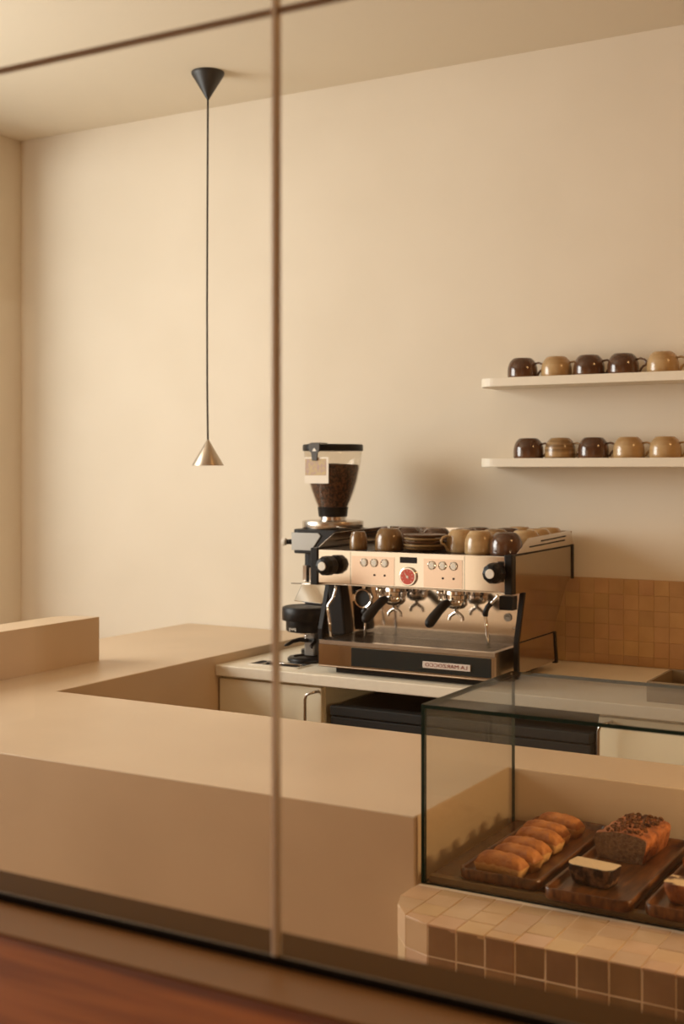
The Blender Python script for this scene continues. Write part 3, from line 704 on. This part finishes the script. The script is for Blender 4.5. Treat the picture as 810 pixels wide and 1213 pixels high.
tr3 = copy_tree(tray); tr3.location = (-.530, 2.250, TZ+EYE); tag(tr3, 'dark walnut tray at the right edge carrying marbled cake pieces', 'tray')
FZ = TZ+.0088
# financiers
def financier(seed):
    m = M(); L_, W_, H_ = .094, .039, .035; nx, ny = 16, 10
    def top(u, v):
        e = (1-abs(u)**4)*(1-abs(v)**2.6)
        return H_*.55+H_*.55*max(0, e)**.55+.0030*noise.noise(Vector((u*5+seed*9.1, v*3, seed)))+.0012*noise.noise(Vector((u*19+seed*3.1, v*9, seed)))
    T = []; Bm = []
    for i in range(nx+1):
        u = -1+2*i/nx; row = []
        for j in range(ny+1):
            v = -1+2*j/ny; tap = 1-.06*abs(u)**3
            row.append(m.b.verts.new((u*L_/2, v*W_/2*tap, top(u, v)+.002*(1-u*u))))
        T.append(row)
    for i in range(nx):
        for j in range(ny): m.face([T[i][j], T[i+1][j], T[i+1][j+1], T[i][j+1]], 0, True)
    rim = [T[i][0] for i in range(nx+1)]+[T[nx][j] for j in range(1, ny+1)]+[T[i][ny] for i in range(nx-1, -1, -1)]+[T[0][j] for j in range(ny-1, 0, -1)]
    low = [m.b.verts.new((v.co.x*.86, v.co.y*.80, 0)) for v in rim]; n = len(rim)
    for i in range(n): m.face([rim[i], low[i], low[(i+1) % n], rim[(i+1) % n]], 1, True)
    m.face(low, 1)
    return m
flab = ['golden financier cake nearest the glass front', 'golden financier cake second from the glass front', 'golden financier cake third from the front, just before the gap in the row',
        'golden financier cake fourth from the front, just behind the gap in the row', 'golden financier cake, last but one at the back of the row', 'golden financier cake at the very back of the row']
for i, (fx_, fy_, rz) in enumerate(((-.884, 2.108, -.10), (-.876, 2.162, -.16), (-.880, 2.214, -.10), (-.880, 2.284, -.14), (-.886, 2.335, -.08), (-.880, 2.402, -.14))):
    m = financier(i+1)
    o = m.build('financier_cake', [GOLD, GOLDSIDE], org=(0, 0, 0), loc=(fx_, fy_, FZ)); o.rotation_euler = (0, 0, rz)
    tag(o, flab[i], 'cake', 'small golden cakes in a row')
# nut loaf
def loaf(name, L_, W_, H_, seed, mats, parent, dome=.016, rough=.0035, cut_front=True, both=False, topz=.62):
    m = M(); ny = 26; prof = []
    N_ = 28
    for k in range(N_+1):            # half-outline from bottom left over the dome to bottom right
        s = k/N_
        if s < .25: q = s/.25; prof.append((-W_/2*(.84+.16*q), H_*.72*q, 1))
        elif s > .75: q = (1-s)/.25; prof.append((W_/2*(.84+.16*q), H_*.72*q, 1))
        else:
            a = PI*(1-(s-.25)/.5); prof.append((W_/2*math.cos(a), H_*.72+(H_*.28+dome*0)*math.sin(a)**.8, 0 if .30 < s < .70 else 1))
    rings = []
    for j in range(ny+1):
        y = L_*j/ny; e = 1 if not (j == ny) else .94
        k_ = 1-.10*max(0, (j/ny-.85)/.15)**2 if not both else 1
        rings.append([m.b.verts.new((x*k_+rough*.5*noise.noise(Vector((x*40, y*40, seed+z*30))), y, z*k_+(rough*1.6*(noise.noise(Vector((x*70, y*70, seed)))+.3) if z > H_*topz else 0))) for x, z, _ in prof])
    for j in range(ny):
        for k in range(N_):
            m.face([rings[j][k], rings[j+1][k], rings[j+1][k+1], rings[j][k+1]], 0 if .27 < (k+.5)/N_ < .73 else 1, True)
        m.face([rings[j][0], rings[j][N_], rings[j+1][N_], rings[j+1][0]], 1)
    m.face(rings[0][::-1], 2); m.face(rings[-1], 2 if both else 1)
    return m
t = thing('nut_loaf', (-.718, 2.300, FZ), 'dark baked loaf cake with a chopped nut topping and cut front face', 'cake')
m = loaf('loaf', .150, .102, .051, 3, None, None); m.move(Matrix.Translation((-.722, 2.290, FZ)) @ Matrix.Rotation(-.06, 4, 'Z')); m.build('loaf_body', [CRUST, CRUST, CRUMB], t)
m = M(); rng = random.Random(8)
for k in range(150):
    u = rng.uniform(-.75, .75); y = rng.uniform(.004, .140); x = u*.047; z = .0362+.0150*math.sqrt(max(0, 1-u*u))**.8+.003
    r = rng.uniform(.0018, .0045); c = Vector((x, y, z)); mm = Matrix.Translation(c) @ Matrix.Rotation(rng.uniform(0, 6), 4, Vector((rng.random(), rng.random(), rng.random()+.1))) @ Matrix.Diagonal((r*1.5, r, r*.7, 1))
    res = bmesh.ops.create_icosphere(m.b, subdivisions=1, radius=1, matrix=mm)
m.move(Matrix.Translation((-.722, 2.290, FZ)) @ Matrix.Rotation(-.06, 4, 'Z')); nt_ = m.build('nut_topping', NUT, t); nt_['kind'] = 'stuff'
# cut slice lying on its face
t = thing('loaf_slice', (-.722, 2.14, FZ), 'thick pale-topped slice with dark nutty crust lying in front of the nut loaf', 'cake')
def slab(cx, cy, wd, dp, h, rz, seed, name_parent, topmat, sidemat, cr=.014):
    """a cut slice lying flat: outline with rounded lower corners, cut crumb on top, crust round the side"""
    out = arc(wd/2-cr, -dp/2+cr, cr, 270, 360, 5)+arc(wd/2-.004, dp/2-.004, .004, 0, 90, 2)+arc(-wd/2+.004, dp/2-.004, .004, 90, 180, 2)+arc(-wd/2+cr, -dp/2+cr, cr, 180, 270, 5)
    m = M(); n = len(out); R = []
    zs = [0, .002]+[h*q for q in (.2, .35, .5, .65, .8, .93)]+[h]
    for qi, z in enumerate(zs):
        ins = .004 if qi == 0 else 0
        ring = []
        for (x, y) in out:
            l = math.hypot(x, y); k = (l-ins-.009*(1-z/h)**2)/l+.025*noise.noise(Vector((x*90+seed, y*90, z*120)))
            ring.append(m.b.verts.new((x*k, y*k, z+(.0012*noise.noise(Vector((x*60, y*60, seed))) if z == h else 0))))
        R.append(ring)
    for a, b in zip(R, R[1:]):
        for i in range(n): m.face([a[i], a[(i+1) % n], b[(i+1) % n], b[i]], 1, True)
    m.face(R[0][::-1], 1); m.face(R[-1], 0)
    m.move(Matrix.Translation((cx, cy, FZ)) @ Matrix.Rotation(rz, 4, 'Z'))
    return m.build('slice_body', [topmat, sidemat], name_parent)
slab(-.722, 2.140, .086, .046, .036, -.12, 4, t, PALE, CHOC)
t = thing('marbled_slice', (-.555, 2.11, FZ), 'marbled slice of chocolate and vanilla cake at the front of the right-hand tray', 'cake')
slab(-.545, 2.130, .090, .052, .034, -.05, 9, t, MARBLE, CRUST)
t = thing('marbled_loaf', (-.55, 2.20, FZ), 'reddish brown loaf piece behind the marbled slice at the right edge', 'cake')
m = loaf('loaf', .13, .100, .056, 12, None, None); m.move(Matrix.Translation((-.535, 2.215, FZ))); m.build('loaf_body', [CRUST, CRUST, CRUST], t)

# ================================================================== GLASS PARTITION AND WOOD COUNTER IN THE FOREGROUND
gy0, gy1 = .997, 1.003
GZ0, GZ1, SEAMX, SEAMZ = -.4640, CZ-.012, -.6495, .4345
gp = thing('glass_partition', (-.65, 1, -.4695), 'tall clear glass partition with slim joints standing on the sill in the near foreground', 'glass partition')
for i, (x0, x1) in enumerate(((-2.4, SEAMX-.002), (SEAMX+.002, 1.1))):
    for j, (z0, z1) in enumerate(((GZ0, SEAMZ-.002), (SEAMZ+.002, GZ1))):
        o = pane('glass_pane', x0, x1, gy0, gy1, z0, z1, 1, gp, (PANE, PEDGE))
m = M(); m.prism([(SEAMX-.0019, .9969), (SEAMX-.0024, .9955), (SEAMX-.0014, .9945), (SEAMX+.0014, .9945), (SEAMX+.0024, .9955), (SEAMX+.0019, .9969), (SEAMX+.0019, 1.0031), (SEAMX+.0024, 1.0045), (SEAMX-.0024, 1.0045), (SEAMX-.0019, 1.0031)], GZ0, GZ1)
m.build('joint_strip', JOINT, gp)['label'] = 'slim pale vertical joint strip'
m = M()
for x0, x1 in ((-2.4, SEAMX-.0026), (SEAMX+.0026, 1.1)):
    m.box(x0, x1, .9955, 1.0045, SEAMZ-.0019, SEAMZ+.0019)
m.build('joint_strip', JOINTB, gp)['label'] = 'brown horizontal joint strip'
m = M(); m.box(-2.4, 1.1, .9925, 1.0050, -.4695, -.4641); m.box(-2.4, 1.1, .9925, .9968, -.4641, -.4618)
m.build('foot_channel', GASKET, gp)['label'] = 'thin black foot channel'
ps = tag(B(-2.4, 1.1, .9945, 1.072, -.500, -.470).build('partition_sill', BRONZE, org=(-.65, 1, -.5), bevel=.002), 'olive brown sill under the glass partition', 'sill')
B(-2.4, 1.1, .926, .994, -.500, -.470).build('front_strip', STRIP, ps, bevel=.001)
struct(B(-2.4, 1.1, .95, 1.05, FL, -.5005).build('trim_1', MICRO, org=(-.65, 1, FL)), 'low wall carrying the sill and glass', 'low wall')
tag(B(-2.4, 1.1, .42, .9255, -.505, -.4715).build('wooden_counter', WOOD, org=(-.65, .7, -.505), bevel=.002), 'red-brown wood-grained counter in the near foreground below the glass', 'counter')
m = M()
for x in (-2.2, -.65, .9): m.box(x-.02, x+.02, .46, .5, FL, -.5055); m.box(x-.02, x+.02, .5, .9499, -.545, -.5055)
struct(m.build('trim_2', BLKMET, org=(-.65, .5, FL)), 'black brackets under the foreground counter', 'bracket')

for o in bpy.data.objects:
    if 'org_tmp' in o: del o['org_tmp']
